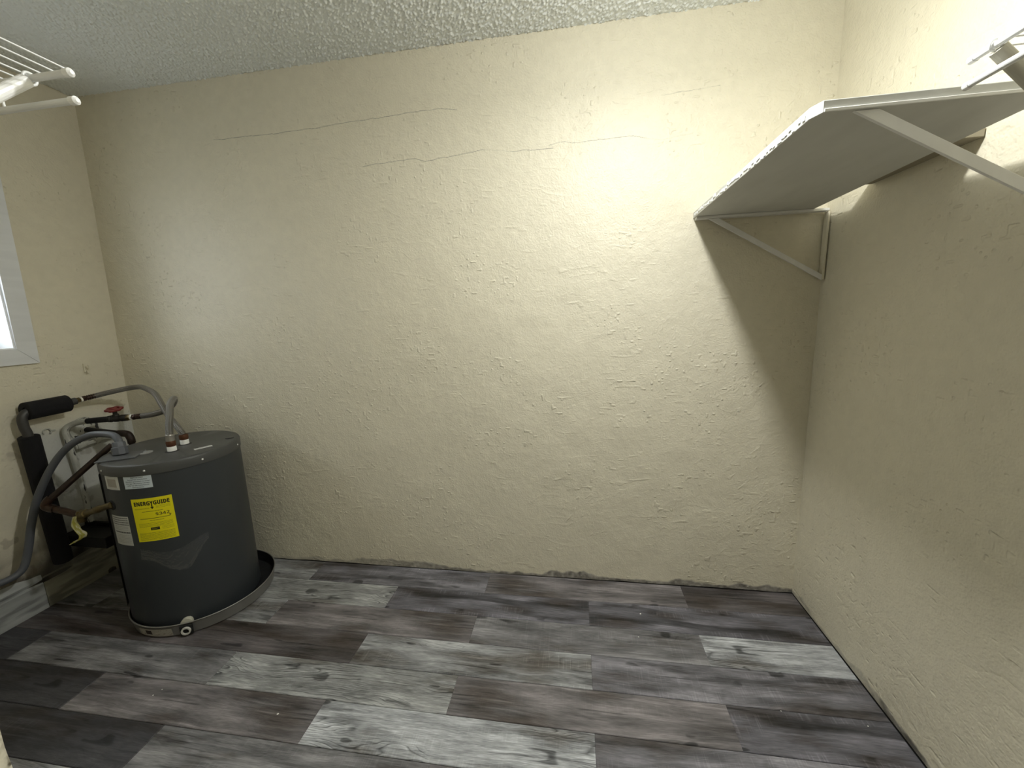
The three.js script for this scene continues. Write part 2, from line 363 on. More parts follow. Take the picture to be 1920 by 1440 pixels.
// ------------------------------------------------------------------ window in the left wall, and what stands outside
{
  const g = structGroup('window_1');
  const trimTex = dataTex(256, 256, (u, v) => 0.93 + 0.05 * (fbm(u * 6, v * 60, 201, 3, 6, 60) - 0.5), true, [1, 1]);
  const trim = std({ map: trimTex, color: 0xf2f4f6, roughness: 0.5 }), vinyl = std({ color: 0xf4f6f8, roughness: 0.35 });
  const wdt = 0.068, { z0, z1, y0, y1 } = WIN;
  const xf = (y) => xLeft(y) + 0.012;
  function mitred(pts, name) {                                       // a flat board with mitred ends, leaning with the wall
    const n = pts.length, pos = [], idx = [];
    for (const off of [0, -0.024]) for (const [z, y] of pts) pos.push(xf(y) + off, y, z);
    idx.push(0, 2, 1, 0, 3, 2, 4, 5, 6, 4, 6, 7);
    for (let i = 0; i < n; i++) { const j = (i + 1) % n; idx.push(i, j, j + n, i, j + n, i + n); }
    const q = new THREE.BufferGeometry(); q.setAttribute('position', new THREE.Float32BufferAttribute(pos, 3)); q.setIndex(idx);
    const nn = q.toNonIndexed(); nn.computeVertexNormals();
    const uv = []; const pp = nn.attributes.position; for (let i = 0; i < pp.count; i++) uv.push(pp.getZ(i), pp.getY(i));
    nn.setAttribute('uv', new THREE.Float32BufferAttribute(uv, 2)); part(g, name, nn, trim);
  }
  const e = 0.0008;
  mitred([[z0 - wdt, y0 - wdt + e], [z0, y0 + e], [z0, y1 - e], [z0 - wdt, y1 + wdt - e]], 'trim_board');
  mitred([[z1, y0 + e], [z1 + wdt, y0 - wdt + e], [z1 + wdt, y1 + wdt - e], [z1, y1 - e]], 'trim_board_001');
  mitred([[z0 - wdt + e, y0 - wdt], [z1 + wdt - e, y0 - wdt], [z1 - e, y0], [z0 + e, y0]], 'trim_board_002');
  mitred([[z0 + e, y1], [z1 - e, y1], [z1 + wdt - e, y1 + wdt], [z0 - wdt + e, y1 + wdt]], 'trim_board_003');
  // reveal lining and vinyl sash
  const ring = (x0, x1, m0, m1) => merge(box(x0, y0 + m0, z0 + m0, x1, y1 - m0, z0 + m1, 0.001), box(x0, y0 + m0, z1 - m1, x1, y1 - m0, z1 - m0, 0.001), box(x0, y0 + m0, z0 + m1, x1, y0 + m1, z1 - m1, 0.001), box(x0, y1 - m1, z0 + m1, x1, y1 - m0, z1 - m1, 0.001));
  part(g, 'reveal_lining', ring(-2.72, -2.40, -0.001, 0.006), vinyl);
  part(g, 'sash_frame', ring(-2.56, -2.50, 0.006, 0.036), vinyl);
  part(g, 'pane', box(-2.535, y0 + 0.03, z0 + 0.03, -2.530, y1 - 0.03, z1 - 0.03, 0), new THREE.MeshPhysicalMaterial({ color: 0xffffff, roughness: 0.02, transmission: 1, thickness: 0, ior: 1.5 }));
}
{
  const t = thing('siding_wall', 'white lap siding of the wall seen outside through the window', 'wall', [-5.2, 0.5, 0]);
  const m = std({ color: 0xf1f1ee, roughness: 0.6 });
  for (let i = 0; i < 14; i++) { const s = box(-0.02, 0.45 + i * 0.115, -4.4, 0.012, 0.57 + i * 0.115, 0.6, 0.002); s.rotateZ(0); s.translate(0.012 * (i % 2 ? 0 : 0), 0, 0); const b = part(t, numbered('siding_board'), s, m); b.rotation.z = 0; b.position.x = 0.006 * (i % 2); }
  part(t, 'backing', box(-0.12, 0, -4.4, -0.02, 2.1, 0.6, 0.004), std({ color: 0xb8b6b0, roughness: 0.8 }));
  const gr = struct('ground', box(-9, 0.3, -6, -2.73, 0.9, 4, 0.01), std({ color: 0xb9bcc0, roughness: 0.95 }));
  // a dry twiggy bush against the siding
  const bush = thing('bush', 'dry brown bush outside the window against the siding', 'bush', [-4.75, 0.9, -2.62]);
  const st = [], lv = [];
  for (let i = 0; i < 26; i++) { const a = rnd() * TAU, tip = V(0.16 * Math.cos(a) * rnd(), 0.16 + 0.12 * rnd(), 0.2 * Math.sin(a) * rnd()); st.push(rodGeo(V(0, -0.01, 0), tip, 0.004, 6)); }
  for (let i = 0; i < 240; i++) { const q = new THREE.CircleGeometry(0.022 + 0.015 * rnd(), 6); q.rotateX(rnd() * 3); q.rotateY(rnd() * 6); const a = rnd() * TAU, r = 0.2 * Math.sqrt(rnd()); q.translate(r * Math.cos(a), 0.05 + 0.2 * rnd(), r * Math.sin(a)); lv.push(q); }
  part(bush, 'stem', merge(...st), std({ color: 0x55463a, roughness: 0.9 }));
  const l = part(bush, 'foliage', merge(...lv), std({ color: 0x6d5a48, roughness: 0.9, side: THREE.DoubleSide })); l.userData.kind = 'stuff';
}

// ------------------------------------------------------------------ ceiling lamp (above the frame)
{
  const t = thing('ceiling_lamp', 'bare bulb in a white porcelain holder on the ceiling', 'lamp', [LAMP.x, H, LAMP.z]);
  part(t, 'lamp_holder', turned(V(0, 0, 0), V(0, -0.06, 0), [[0, 0], [0, 0.06], [0.3, 0.058], [0.5, 0.035], [1, 0.026], [1, 0]], 28), std({ color: 0xf0efe9, roughness: 0.3 }));
  const bulb = new THREE.SphereGeometry(0.055, 24, 18); bulb.translate(0, LAMP.y - H, 0);
  part(t, 'bulb', merge(bulb, turned(V(0, -0.055, 0), V(0, -0.1, 0), [[0, 0.018], [1, 0.03]], 20)), std({ color: 0xffffff, emissive: LAMP_COLOR, emissiveIntensity: 6, roughness: 0.4 }));
  const L = new THREE.PointLight(LAMP_COLOR, LAMP_POWER, 0, 2);
  L.position.copy(LAMP); L.castShadow = true; L.shadow.radius = 2.5; L.shadow.mapSize.set(2048, 2048); L.shadow.bias = -0.0005; scene.add(L);
  const D = new THREE.RectAreaLight(LAMP_COLOR, DOWN_FILL / 0.0064, 0.08, 0.08);                  // added fill light below the bulb, for the floor and lower walls
  D.position.set(LAMP.x, LAMP.y - 0.058, LAMP.z); D.lookAt(LAMP.x, 0, LAMP.z); scene.add(D);
}

// ------------------------------------------------------------------ painted plank shelf with strut brackets
{
  const t = thing('wall_shelf', 'white painted deep plank shelf on strut brackets in the right corner', 'shelf', [0.66, 1.648, -1.36]);
  const o = t.position, paintTex = dataTex(512, 512, (u, v) => 0.93 + 0.06 * (fbm(u * 30, v * 8, 301, 3, 30, 8) - 0.5), true);
  const white = std({ map: paintTex, color: 0xd9d9d3, roughness: 0.5 }), edge = std({ map: paintTex, color: 0xf6f5f0, roughness: 0.55 });
  const pts = [[0.474, -1.806], [0.4515, -0.940], [0.462, -0.912], [0.846, -0.912], [0.903, -1.806]];
  const s = new THREE.Shape(pts.map(([x, z]) => new THREE.Vector2(x - o.x, -(z - o.z))));
  const b = new THREE.ExtrudeGeometry(s, { depth: 0.019, bevelEnabled: true, bevelThickness: 0.0015, bevelSize: 0.0015, bevelOffset: -0.0015, bevelSegments: 2 });
  b.rotateX(-Math.PI / 2); b.translate(0, 0.0015, 0);
  part(t, 'board', b, white);
  // front edge strip (thin lower lip) and flaked side edge
  part(t, 'edge_strip', box(0.463 - o.x, 0.0005, -0.9118 - o.z, 0.846 - o.x, 0.0065, -0.909 - o.z, 0.001), edge);
  const flake = [];
  for (let i = 0; i < 46; i++) { const f = i / 46 + 0.01 * rnd(), z = mixn(-1.79, -0.95, f), x = mixn(0.4738, 0.4518, f); const q = box(-0.0012, 0, 0, 0.0012, 0.004 + 0.006 * rnd(), 0.008 + 0.014 * rnd(), 0); q.rotateX(0.3 * (rnd() - 0.5)); q.translate(x - o.x - 0.0006, 0.003 + 0.009 * rnd(), z - o.z); flake.push(q); }
  const fl = part(t, 'flaked_edge', merge(...flake), std({ color: 0xf4f5f6, roughness: 0.6 })); fl.userData.kind = 'stuff';
  part(t, 'cleat', box(0.845 - o.x, 0.0225, -1.565 - o.z, 0.957 - o.x, 0.044, -1.195 - o.z, 0.002), std({ color: 0x9b937f, roughness: 0.7 }));
  const creamPaint = std({ color: new THREE.Color().setRGB(...CREAM, THREE.SRGBColorSpace), roughness: 0.5 });
  const strut = (pts, z0, z1) => { const q = new THREE.ExtrudeGeometry(new THREE.Shape(pts.map(([x, y]) => new THREE.Vector2(x - o.x, y - o.y))), { depth: z1 - z0 - 0.002, bevelEnabled: true, bevelThickness: 0.001, bevelSize: 0.001, bevelOffset: -0.001, bevelSegments: 1 }); q.translate(0, 0, z0 + 0.001 - o.z); return q; };
  const back = part(t, 'bracket', box(0.478 - o.x, -0.010, -1.803 - o.z, 0.952 - o.x, -0.0002, -1.772 - o.z, 0.002), edge, 'strut bracket against the back wall');
  part(back, 'wall_leg', box(0.950 - o.x, -0.262, -1.803 - o.z, 0.958 - o.x, -0.0105, -1.776 - o.z, 0.002), creamPaint);
  part(back, 'strut', strut([[0.950, 1.384], [0.950, 1.404], [0.562, 1.6377], [0.523, 1.6377]], -1.785, -1.777), edge);
  const front = part(t, 'bracket', box(0.90 - o.x, -0.006, -0.950 - o.z, 0.953 - o.x, -0.0003, -0.914 - o.z, 0.002), edge, 'strut bracket under the front edge');
  part(front, 'wall_leg', box(0.949 - o.x, -0.262, -0.950 - o.z, 0.959 - o.x, -0.0065, -0.914 - o.z, 0.002), edge);
  part(front, 'strut', strut([[0.950, 1.4046], [0.950, 1.428], [0.558, 1.6477], [0.516, 1.6477]], -0.922, -0.915), edge);
}

// ------------------------------------------------------------------ white wire shelves
{
  const coat = std({ color: 0xe8e9e8, roughness: 0.35 }), dull = std({ color: 0xb9b5a6, roughness: 0.5 }), cap = std({ color: 0xf6f6f4, roughness: 0.3 });
  const R = 0.0052, wireR = 0.0014;
  const capped = (t, a, b) => {                                      // rod from its free end a to b, with an end cap
    const p = part(t, numbered('rod'), rodGeo(a, b, R), coat); const d = a.clone().sub(b).normalize();
    part(p, 'end_cap', turned(a.clone().addScaledVector(d, -0.010), a.clone().addScaledVector(d, 0.003), [[0, R + 0.0001], [0, R + 0.0012], [0.75, R + 0.0012], [1, R * 0.6], [1, 0]], 14), cap);
  };
  {
    const t = thing('wire_shelf', 'white wire shelf with a pole brace at the upper left, above the window', 'shelf', [-1.5, 1.7, -0.45]), o = t.position;
    const L = (x, y, z) => V(x - o.x, y - o.y, z - o.z);
    capped(t, L(-0.791, 1.70, -0.606), L(-2.30, 1.70, -0.606));
    capped(t, L(-0.796, 1.662, -0.610), L(-2.30, 1.662, -0.610));
    part(t, numbered('rod'), rodGeo(L(-0.795, 1.70, -0.305), L(-2.30, 1.70, -0.305), 0.003), coat);
    part(t, numbered('rod'), rodGeo(L(-0.795, 1.70, -0.45), L(-2.30, 1.70, -0.45), 0.003), coat);
    for (let x = -0.799; x > -2.28; x -= 0.0254) part(t, numbered('deck_wire'), rodGeo(L(x, 1.7058, -0.609), L(x, 1.7058, -0.304), wireR, 8), coat);
    for (let x = -0.942; x > -2.28; x -= 0.3048) part(t, numbered('lip_wire'), rodGeo(L(x, 1.70, -0.607), L(x, 1.662, -0.611), 0.002, 8), cap);
    for (const x of [-0.872, -1.9]) {
      const br = part(t, numbered('support_brace'), rodGeo(L(x, 1.694, -0.600), L(x, 1.41, -0.305), 0.0095, 16), cap);
      part(br, 'clip', new THREE.TorusGeometry(R + 0.0035, 0.002, 8, 20).rotateY(Math.PI / 2).translate(x - o.x, 1.70 - o.y, -0.606 - o.z), coat);
    }
  }
  {
    const t = thing('wire_shelf', 'white wire shelf on the right wall just past the plank shelf', 'shelf', [0.8, 1.7, -0.45]), o = t.position;
    const L = (x, y, z) => V(x - o.x, y - o.y, z - o.z);
    capped(t, L(0.67, 1.696, -0.885), L(0.67, 1.696, 0.02));
    capped(t, L(0.67, 1.657, -0.887), L(0.67, 1.657, 0.02));
    part(t, numbered('rod'), rodGeo(L(0.952, 1.696, -0.875), L(0.952, 1.696, 0.02), 0.003), coat);
    part(t, numbered('rod'), rodGeo(L(0.81, 1.696, -0.875), L(0.81, 1.696, 0.02), 0.003), coat);
    for (let z = -0.860; z < 0; z += 0.0254) part(t, numbered('deck_wire'), rodGeo(L(0.667, 1.7018, z), L(0.953, 1.7018, z), wireR, 8), coat);
    for (let z = -0.70; z < 0; z += 0.3048) part(t, numbered('lip_wire'), rodGeo(L(0.67, 1.696, z), L(0.67, 1.657, z), 0.002, 8), coat);
    const br = part(t, numbered('support_brace'), rodGeo(L(0.674, 1.690, -0.842), L(0.952, 1.42, -0.842), 0.0115, 16), dull);
    part(br, 'clip', new THREE.TorusGeometry(R + 0.0035, 0.002, 8, 20).translate(0.67 - o.x, 1.696 - o.y, -0.842 - o.z), coat);
  }
}

// ------------------------------------------------------------------ water heater
const HC = [-1.785, -1.482], HR = 0.243, LID = 0.762;
const wrapGeo = (th0, th1, y0, y1, r, nu, nv, lift) => gridGeo(nu, nv, (a, b) => { const t = rad(mixn(th0, th1, a)), rr = r + (lift ? lift(a, b) : 0); return V(Math.sin(t) * rr, mixn(y0, y1, b), Math.cos(t) * rr); });
function canvasTex(w, h, draw) {
  const c = document.createElement('canvas'); c.width = w; c.height = h; draw(c.getContext('2d'), w, h);
  const t = new THREE.CanvasTexture(c); t.colorSpace = THREE.SRGBColorSpace; return t;
}
function fineLines(g, x0, x1, y0, y1, n, color, lw, seed) {          // rows of print too small to read
  g.fillStyle = color;
  for (let i = 0; i < n; i++) { let x = x0; const y = y0 + (y1 - y0) * i / Math.max(1, n - 1); let k = 0; while (x < x1) { const w = 6 + 16 * hash(i, k, seed); g.fillRect(x, y, Math.min(w, x1 - x), lw); x += w + 4; k++; } }
}
{
  const t = thing('water_heater', 'squat dark grey electric water heater with a yellow label', 'water heater', [HC[0], 0.012, HC[1]]);
  const y = (h) => h - 0.012;
  const speck = dataTex(256, 256, (u, v) => 0.5 + 0.4 * (fbm(u * 60, v * 60, 401, 2, 60, 60) - 0.5), false, [6, 4]);
  const enamel = std({ color: 0x33373a, roughness: 0.42, bumpMap: speck, bumpScale: 0.0003 }), lidMat = std({ color: 0x464746, roughness: 0.40, bumpMap: speck, bumpScale: 0.0003 });
  const L2 = (pts, seg = 96) => toCreasedNormals(new THREE.LatheGeometry(pts.map(([r, h]) => new THREE.Vector2(r, y(h))), seg), 0.5);
  part(t, 'tank', L2([[0.0001, 0.013], [HR - 0.004, 0.013], [HR, 0.018], [HR, 0.40], [HR, 0.725], [HR - 0.01, 0.728], [0.0001, 0.728]]), enamel);
  const lid = part(t, 'lid', L2([[HR - 0.002, 0.716], [HR + 0.0035, 0.717], [HR + 0.004, 0.72], [HR + 0.004, 0.75], [HR + 0.001, 0.757], [HR - 0.006, 0.7605], [HR - 0.012, LID - 0.001], [0.1, LID], [0.0001, LID]]), lidMat);
  const sc = std({ color: 0xe9e9e6, roughness: 0.25, metalness: 0.4 });
  for (const d of [-62, -18, 26, 69.7, 115, 205]) { const q = new THREE.SphereGeometry(0.0042, 10, 8); q.scale(1, 1, 0.6); q.rotateY(rad(d)); q.translate(Math.sin(rad(d)) * (HR + 0.0045), y(0.735), Math.cos(rad(d)) * (HR + 0.0045)); part(lid, numbered('screw'), q, sc); }
  const P = (x, z, h) => V(x - HC[0], y(h), z - HC[1]);
  // things fixed to the lid
  const plate = new RoundedBoxGeometry(0.13, 0.006, 0.105, 3, 0.0028); plate.rotateY(0.55); const pp = P(-1.872, -1.332, LID + 0.002); plate.translate(pp.x, pp.y, pp.z);
  part(lid, 'access_plate', plate, std({ color: 0x56585a, roughness: 0.38 }));
  const q1 = P(-1.818, -1.383, LID);
  part(lid, 'lid_plug', turned(V(q1.x, q1.y, q1.z), V(q1.x, q1.y + 0.004, q1.z), [[0, 0.027], [0.6, 0.027], [1, 0.023], [1, 0.012], [0.5, 0.011], [0.5, 0]], 32), std({ color: 0x8b8b88, roughness: 0.35 }));
  const q2 = P(-1.612, -1.60, LID);
  part(lid, 'lid_plug_001', turned(q2, q2.clone().add(V(0, 0.003, 0)), [[0, 0.017], [0.6, 0.017], [1, 0.014], [1, 0]], 28), std({ color: 0x3a3b3c, roughness: 0.4 }));
  const st = new THREE.BoxGeometry(0.064, 0.0008, 0.022); { const uv = st.attributes.uv; } st.rotateY(Math.atan2(0.052, 0.03)); const q3 = P(-1.612, -1.462, LID + 0.0006); st.translate(q3.x, q3.y, q3.z);
  part(lid, 'paper_label', st, std({ map: canvasTex(256, 88, (g, w, h) => { g.fillStyle = '#dfe0dc'; g.fillRect(0, 0, w, h); fineLines(g, 14, w - 14, 14, 66, 4, '#55585a', 6, 3); }), roughness: 0.6 }));
  // water connections: white dielectric ring and copper ring
  for (const [n, x, z] of [['cold_port', -1.716, -1.414], ['hot_port', -1.752, -1.505]]) {
    const a = P(x, z, LID - 0.004);
    const c = part(t, n, turned(a, a.clone().add(V(0, 0.006, 0)), [[0, 0.026], [0.7, 0.026], [1, 0.022], [1, 0]], 28), std({ color: 0x222324, roughness: 0.5 }));
    part(c, 'dielectric_ring', turned(a.clone().add(V(0, 0.005, 0)), a.clone().add(V(0, 0.026, 0)), [[0, 0.0165], [0.85, 0.0165], [1, 0.0145], [1, 0]], 28), std({ color: 0xf3f3ee, roughness: 0.4 }));
    part(c, 'copper_ring', turned(a.clone().add(V(0, 0.026, 0)), a.clone().add(V(0, 0.05, 0)), [[0, 0.0155], [0.25, 0.0175], [0.75, 0.0175], [1, 0.0155], [1, 0]], 28), std({ color: 0x5c3a26, roughness: 0.45, metalness: 0.4 }));
  }
  // dark strip painting shade down the tank left side, and the relief valve hole
  part(t, 'tank_side_shade', wrapGeo(-50, -32, y(0.09), y(0.70), HR + 0.006, 10, 6), std({ color: 0x1f2123, roughness: 0.5 }));
  const hole = []; { const d = rad(-14.2), n = V(Math.sin(d), 0, Math.cos(d)), c = V(0, y(0.59), 0).addScaledVector(n, HR - 0.002); hole.push(turned(c, c.clone().addScaledVector(n, 0.0045), [[0, 0.021], [0.8, 0.021], [1, 0.018], [1, 0.012], [0.4, 0.011]], 24)); }
  part(t, 'valve_grommet', merge(...hole), std({ color: 0x0d0d0d, roughness: 0.8 }));
  // printed labels wrapped on the jacket
  const guide = canvasTex(640, 800, (g, w, h) => {
    g.fillStyle = '#e3d80f'; g.fillRect(0, 0, w, h);
    g.fillStyle = '#14140c'; g.font = 'bold 96px sans-serif'; g.textBaseline = 'middle';
    g.save(); g.translate(36, 96); g.scale(565 / g.measureText('ENERGYGUIDE').width, 1); g.fillText('ENERGYGUIDE', 0, 0); g.lineWidth = 5; g.strokeStyle = '#14140c'; g.strokeText('ENERGYGUIDE', 0, 0); g.restore();
    g.fillRect(316, 120, 18, 56); g.beginPath(); g.moveTo(294, 168); g.lineTo(356, 168); g.lineTo(325, 206); g.fill();
    fineLines(g, 40, 280, 178, 190, 2, '#6e6a12', 5, 11); fineLines(g, 380, 600, 150, 190, 3, '#6e6a12', 5, 12);
    fineLines(g, 150, 480, 240, 250, 1, '#4a4710', 9, 13);
    g.font = 'bold 74px sans-serif'; g.save(); g.translate(352, 306); g.scale(1.35, 1); g.fillText('$342', 0, 0); g.restore();
    g.fillRect(100, 372, 470, 9); g.beginPath(); g.moveTo(548, 344); g.lineTo(590, 344); g.lineTo(569, 372); g.fill();
    fineLines(g, 250, 470, 412, 420, 1, '#4a4710', 8, 14); fineLines(g, 60, 590, 460, 520, 4, '#78740f', 6, 15);
    g.fillStyle = '#14140c'; g.fillRect(240, 545, 140, 52); g.fillStyle = '#8a860f'; g.fillRect(258, 560, 100, 8); g.fillRect(258, 578, 80, 6);
    fineLines(g, 420, 600, 545, 590, 3, '#78740f', 6, 16); fineLines(g, 40, 600, 640, 770, 8, '#78740f', 7, 17);
  });
  part(t, 'energy_label', wrapGeo(9.6, 42, y(0.436), y(0.62), HR + 0.0008, 24, 2), std({ map: guide, roughness: 0.45 }), 'yellow energy cost label');
  const notice = canvasTex(512, 300, (g, w, h) => {
    g.fillStyle = '#c3cdd2'; g.fillRect(0, 0, w, h); g.fillStyle = '#2a3136'; g.textAlign = 'center'; g.textBaseline = 'middle';
    const rowsT = ['IMPORTANT', 'Install the insulation', 'blanket provided to meet', 'energy efficiency ratings,', 'refer to the installation', 'instructions.'];
    rowsT.forEach((s, i) => { g.font = (i ? 'bold 36px' : 'bold 40px') + ' sans-serif'; g.fillText(s, w / 2, 32 + i * 47); });
  });
  part(t, 'notice_label', wrapGeo(7, 30, y(0.664), y(0.726 - 0.011), HR + 0.0008, 20, 2), std({ map: notice, roughness: 0.5 }), 'white printed notice label');
  const plain = canvasTex(300, 320, (g, w, h) => { g.fillStyle = '#c9c9c2'; g.fillRect(0, 0, w, h); g.fillStyle = '#a39c90'; g.fillRect(48, 62, 200, 200); fineLines(g, 40, 260, 22, 50, 2, '#77756c', 5, 21); fineLines(g, 58, 240, 76, 246, 12, '#8d877b', 5, 22); fineLines(g, 40, 260, 276, 300, 2, '#77756c', 5, 23); });
  part(t, 'data_label', wrapGeo(-16.2, 1.5, y(0.660), y(0.715), HR + 0.0008, 16, 2), std({ map: plain, roughness: 0.55 }), 'small off-white data label');
  const lower = canvasTex(300, 480, (g, w, h) => { g.fillStyle = '#bfc0ba'; g.fillRect(0, 0, w, h); fineLines(g, 16, 290, 24, 130, 4, '#3b3c3c', 14, 31); fineLines(g, 40, 270, 170, 220, 3, '#8a8a86', 6, 32); fineLines(g, 30, 290, 256, 258, 1, '#3b3c3c', 22, 33); fineLines(g, 40, 280, 310, 430, 6, '#85857f', 6, 34); });
  part(t, 'service_label', wrapGeo(-19, 3.4, y(0.420), y(0.547), HR + 0.0008, 18, 2), std({ map: lower, roughness: 0.55 }), 'tall white service label');
  // crumpled clear film left on the jacket
  const film = gridGeo(60, 24, (a, b) => {
    const th = rad(mixn(9, 64, a)), lo = mixn(0.36, 0.285, smooth(0, 0.6, a)) + mixn(0, 0.1, smooth(0.62, 1, a)) + 0.006 * (noise(a * 20, 1, 411) - 0.5), hi = mixn(0.405, 0.38, smooth(0, 0.4, a)) + 0.035 * smooth(0.5, 1, a);
    const yy = mixn(lo, hi, b), edgeLift = 0.004 * smooth(0.25, 0, b) + 0.003 * smooth(0.25, 0, a);
    const r = HR + 0.001 + edgeLift * noise(a * 26, b * 7, 412) + 0.0018 * noise(a * 34, b * 14, 413);
    return V(Math.sin(th) * r, y(yy), Math.cos(th) * r);
  });
  part(t, 'clear_film', film, new THREE.MeshPhysicalMaterial({ color: 0xffffff, roughness: 0.12, transmission: 0.985, thickness: 0, ior: 1.5, side: THREE.DoubleSide }), 'crumpled clear plastic film');
}
// drain pan
{
  const pc = [-1.766, -1.505], t = thing('drain_pan', 'round metal drip pan under the water heater with a drain fitting', 'pan', [pc[0], 0.0012, pc[1]]);
  const alu = std({ color: 0x8b8a86, roughness: 0.45, metalness: 0.55 });
  const pr = [[0.0001, 0], [0.262, 0], [0.272, 0.004], [0.279, 0.052], [0.2825, 0.0545], [0.2835, 0.0575], [0.281, 0.0595], [0.2785, 0.0585], [0.2705, 0.006], [0.26, 0.0025], [0.0001, 0.0025]];
  part(t, 'pan_shell', toCreasedNormals(new THREE.LatheGeometry(pr.map(([r, h]) => new THREE.Vector2(r, h)), 120), 0.7), alu);
  part(t, 'pan_inside_shade', toCreasedNormals(new THREE.LatheGeometry([[0.0001, 0.0028], [0.2597, 0.0029], [0.2699, 0.0064], [0.2774, 0.0566]].map(([r, h]) => new THREE.Vector2(r, h)), 120), 0.7), std({ color: 0x17181a, roughness: 0.6, side: THREE.DoubleSide }), 'shade inside the pan as a black sheet');  // black sheet that puts the shade inside the pan into colour
  const d = rad(29.8), n = V(Math.sin(d), 0, Math.cos(d)), at = (r, h) => n.clone().multiplyScalar(r).add(V(0, h, 0));
  const gasket = new RoundedBoxGeometry(0.046, 0.046, 0.008, 2, 0.003); gasket.rotateY(d); gasket.translate(at(0.283, 0.028).x, 0.028, at(0.283, 0.028).z);
  const fit = part(t, 'drain_fitting', gasket, std({ color: 0x141515, roughness: 0.6 }));
  part(fit, 'drain_ring', turned(at(0.286, 0.027), at(0.294, 0.027), [[0, 0.0175], [0.8, 0.0175], [1, 0.016], [1, 0.0115], [0.2, 0.011]], 32), std({ color: 0xc9c8bf, roughness: 0.45 }));
  part(fit, 'drain_bore', turned(at(0.2865, 0.027), at(0.288, 0.027), [[0, 0.0112], [1, 0.0112], [1, 0]], 24), std({ color: 0x0a0a0a, roughness: 0.9 }));
  part(fit, 'drain_nut', turned(at(0.274, 0.05), at(0.25, 0.05), [[0, 0], [0, 0.022], [0.6, 0.022], [1, 0.018], [1, 0]], 12), std({ color: 0xc6c4b4, roughness: 0.5 }));
  const stick = canvasTex(512, 128, (g, w, h) => { g.fillStyle = '#a7a297'; g.fillRect(0, 0, w, h); for (let i = 0; i < 90; i++) { g.fillStyle = ['#b9b4a8', '#8d867a', '#c7c2b6', '#6f685e'][i % 4]; g.fillRect(w * hash(i, 1, 5), h * hash(i, 2, 5), 30 * hash(i, 3, 5), 12 * hash(i, 4, 5)); } g.fillStyle = '#2c211d'; g.fillRect(120, 26, 100, 72); });
  part(t, 'label_remains', wrapGeo(-12, 19, 0.009, 0.046, 0.2755, 20, 3, (a, b) => 0.0062 * b - 0.0008), std({ map: stick, roughness: 0.7 }), 'torn paper label on the pan rim');
}

// ------------------------------------------------------------------ pipes and hoses
const foam = std({ color: 0x0c0c10, roughness: 0.9, bumpMap: dataTex(256, 256, (u, v) => fbm(u * 50, v * 50, 501, 3, 50, 50), false, [3, 6]), bumpScale: 0.001 });
const rust = std({ map: dataTex(256, 256, (u, v) => { const k = fbm(u * 10, v * 10, 511, 4, 10, 10); return [0.10 + 0.15 * k, 0.08 + 0.10 * k, 0.065 + 0.075 * k]; }, true), roughness: 0.55, metalness: 0.35 });
const copper = std({ map: dataTex(256, 256, (u, v) => { const k = fbm(u * 12, v * 8, 521, 4, 12, 8); return [0.17 + 0.13 * k, 0.125 + 0.09 * k, 0.10 + 0.07 * k]; }, true), roughness: 0.4, metalness: 0.6 });
const brass = std({ map: dataTex(256, 256, (u, v) => { const k = fbm(u * 12, v * 8, 531, 4, 12, 8); return [0.27 + 0.2 * k, 0.235 + 0.17 * k, 0.15 + 0.1 * k]; }, true), roughness: 0.4, metalness: 0.6 });
const greyPipe = std({ color: 0x464544, roughness: 0.5, metalness: 0.3 });
const braidTex = dataTex(64, 64, (u, v) => { const a = Math.sin(TAU * (u * 4 + v * 4)), b = Math.sin(TAU * (u * 4 - v * 4)); return 0.5 + 0.25 * a * b + 0.25 * Math.sign(a * b); }, false, [22, 2]);
const braid = std({ color: 0x84817c, roughness: 0.34, metalness: 0.85, bumpMap: braidTex, bumpScale: 0.0018 });
const whitePaint = std({ map: dataTex(256, 256, (u, v) => { const k = fbm(u * 10, v * 10, 541, 4, 10, 10), d = smooth(0.62, 0.72, k); return [0.74, 0.74, 0.70].map((c) => mixn(c * (0.85 + 0.3 * k), 0.22, d)); }, true), roughness: 0.55 });
const tapeWhite = std({ color: 0xe9e6dc, roughness: 0.6 });

{ // hot pipe with black foam sleeves, coming up along the left wall
  const o = [-2.37, 0, -1.36], t = thing('insulated_pipe', 'hot water pipe in black foam sleeves up the left wall', 'pipe', o), L = (x, y, z) => V(x - o[0], y - o[1], z - o[2]);
  const ex = 0.0;
  part(t, 'pipe', tube([L(-2.396, 0.218, -1.383), L(-2.385, 0.4, -1.374), L(-2.36, 0.80, -1.352), L(-2.357, 0.88, -1.342), L(-2.355, 0.925, -1.343), L(-2.355, 0.946, -1.366), L(-2.355, 0.949, -1.40), L(-2.352, 0.952, -1.50), L(-2.349, 0.955, -1.535)], 0.0165, 120), greyPipe, 'grey bare pipe and elbow');
  const sleeve = (a, b, r) => turned(a, b, [[0, 0.017], [0, r - 0.004], [0.006, r], [0.994, r], [1, r - 0.004], [1, 0.017]], 32);
  part(t, 'foam_sleeve', sleeve(L(-2.397, 0.215, -1.383), L(-2.358, 0.84, -1.349), 0.034), foam, 'upright black foam sleeve');
  part(t, 'foam_sleeve_001', sleeve(L(-2.355, 0.948, -1.356), L(-2.352, 0.951, -1.503), 0.039), foam, 'level black foam sleeve');
}
function ribbed(t, name, a, b, mat, label) {                         // ribbed end ferrule of a hose
  const pr = [[0, 0], [0, 0.0105]]; for (let i = 0; i < 4; i++) { const s = 0.1 + i * 0.22; pr.push([s, 0.0105], [s + 0.03, 0.0128], [s + 0.12, 0.0128], [s + 0.15, 0.0105]); } pr.push([1, 0.011], [1, 0]);
  return part(t, name, turned(a, b, pr, 20), mat, label);
}
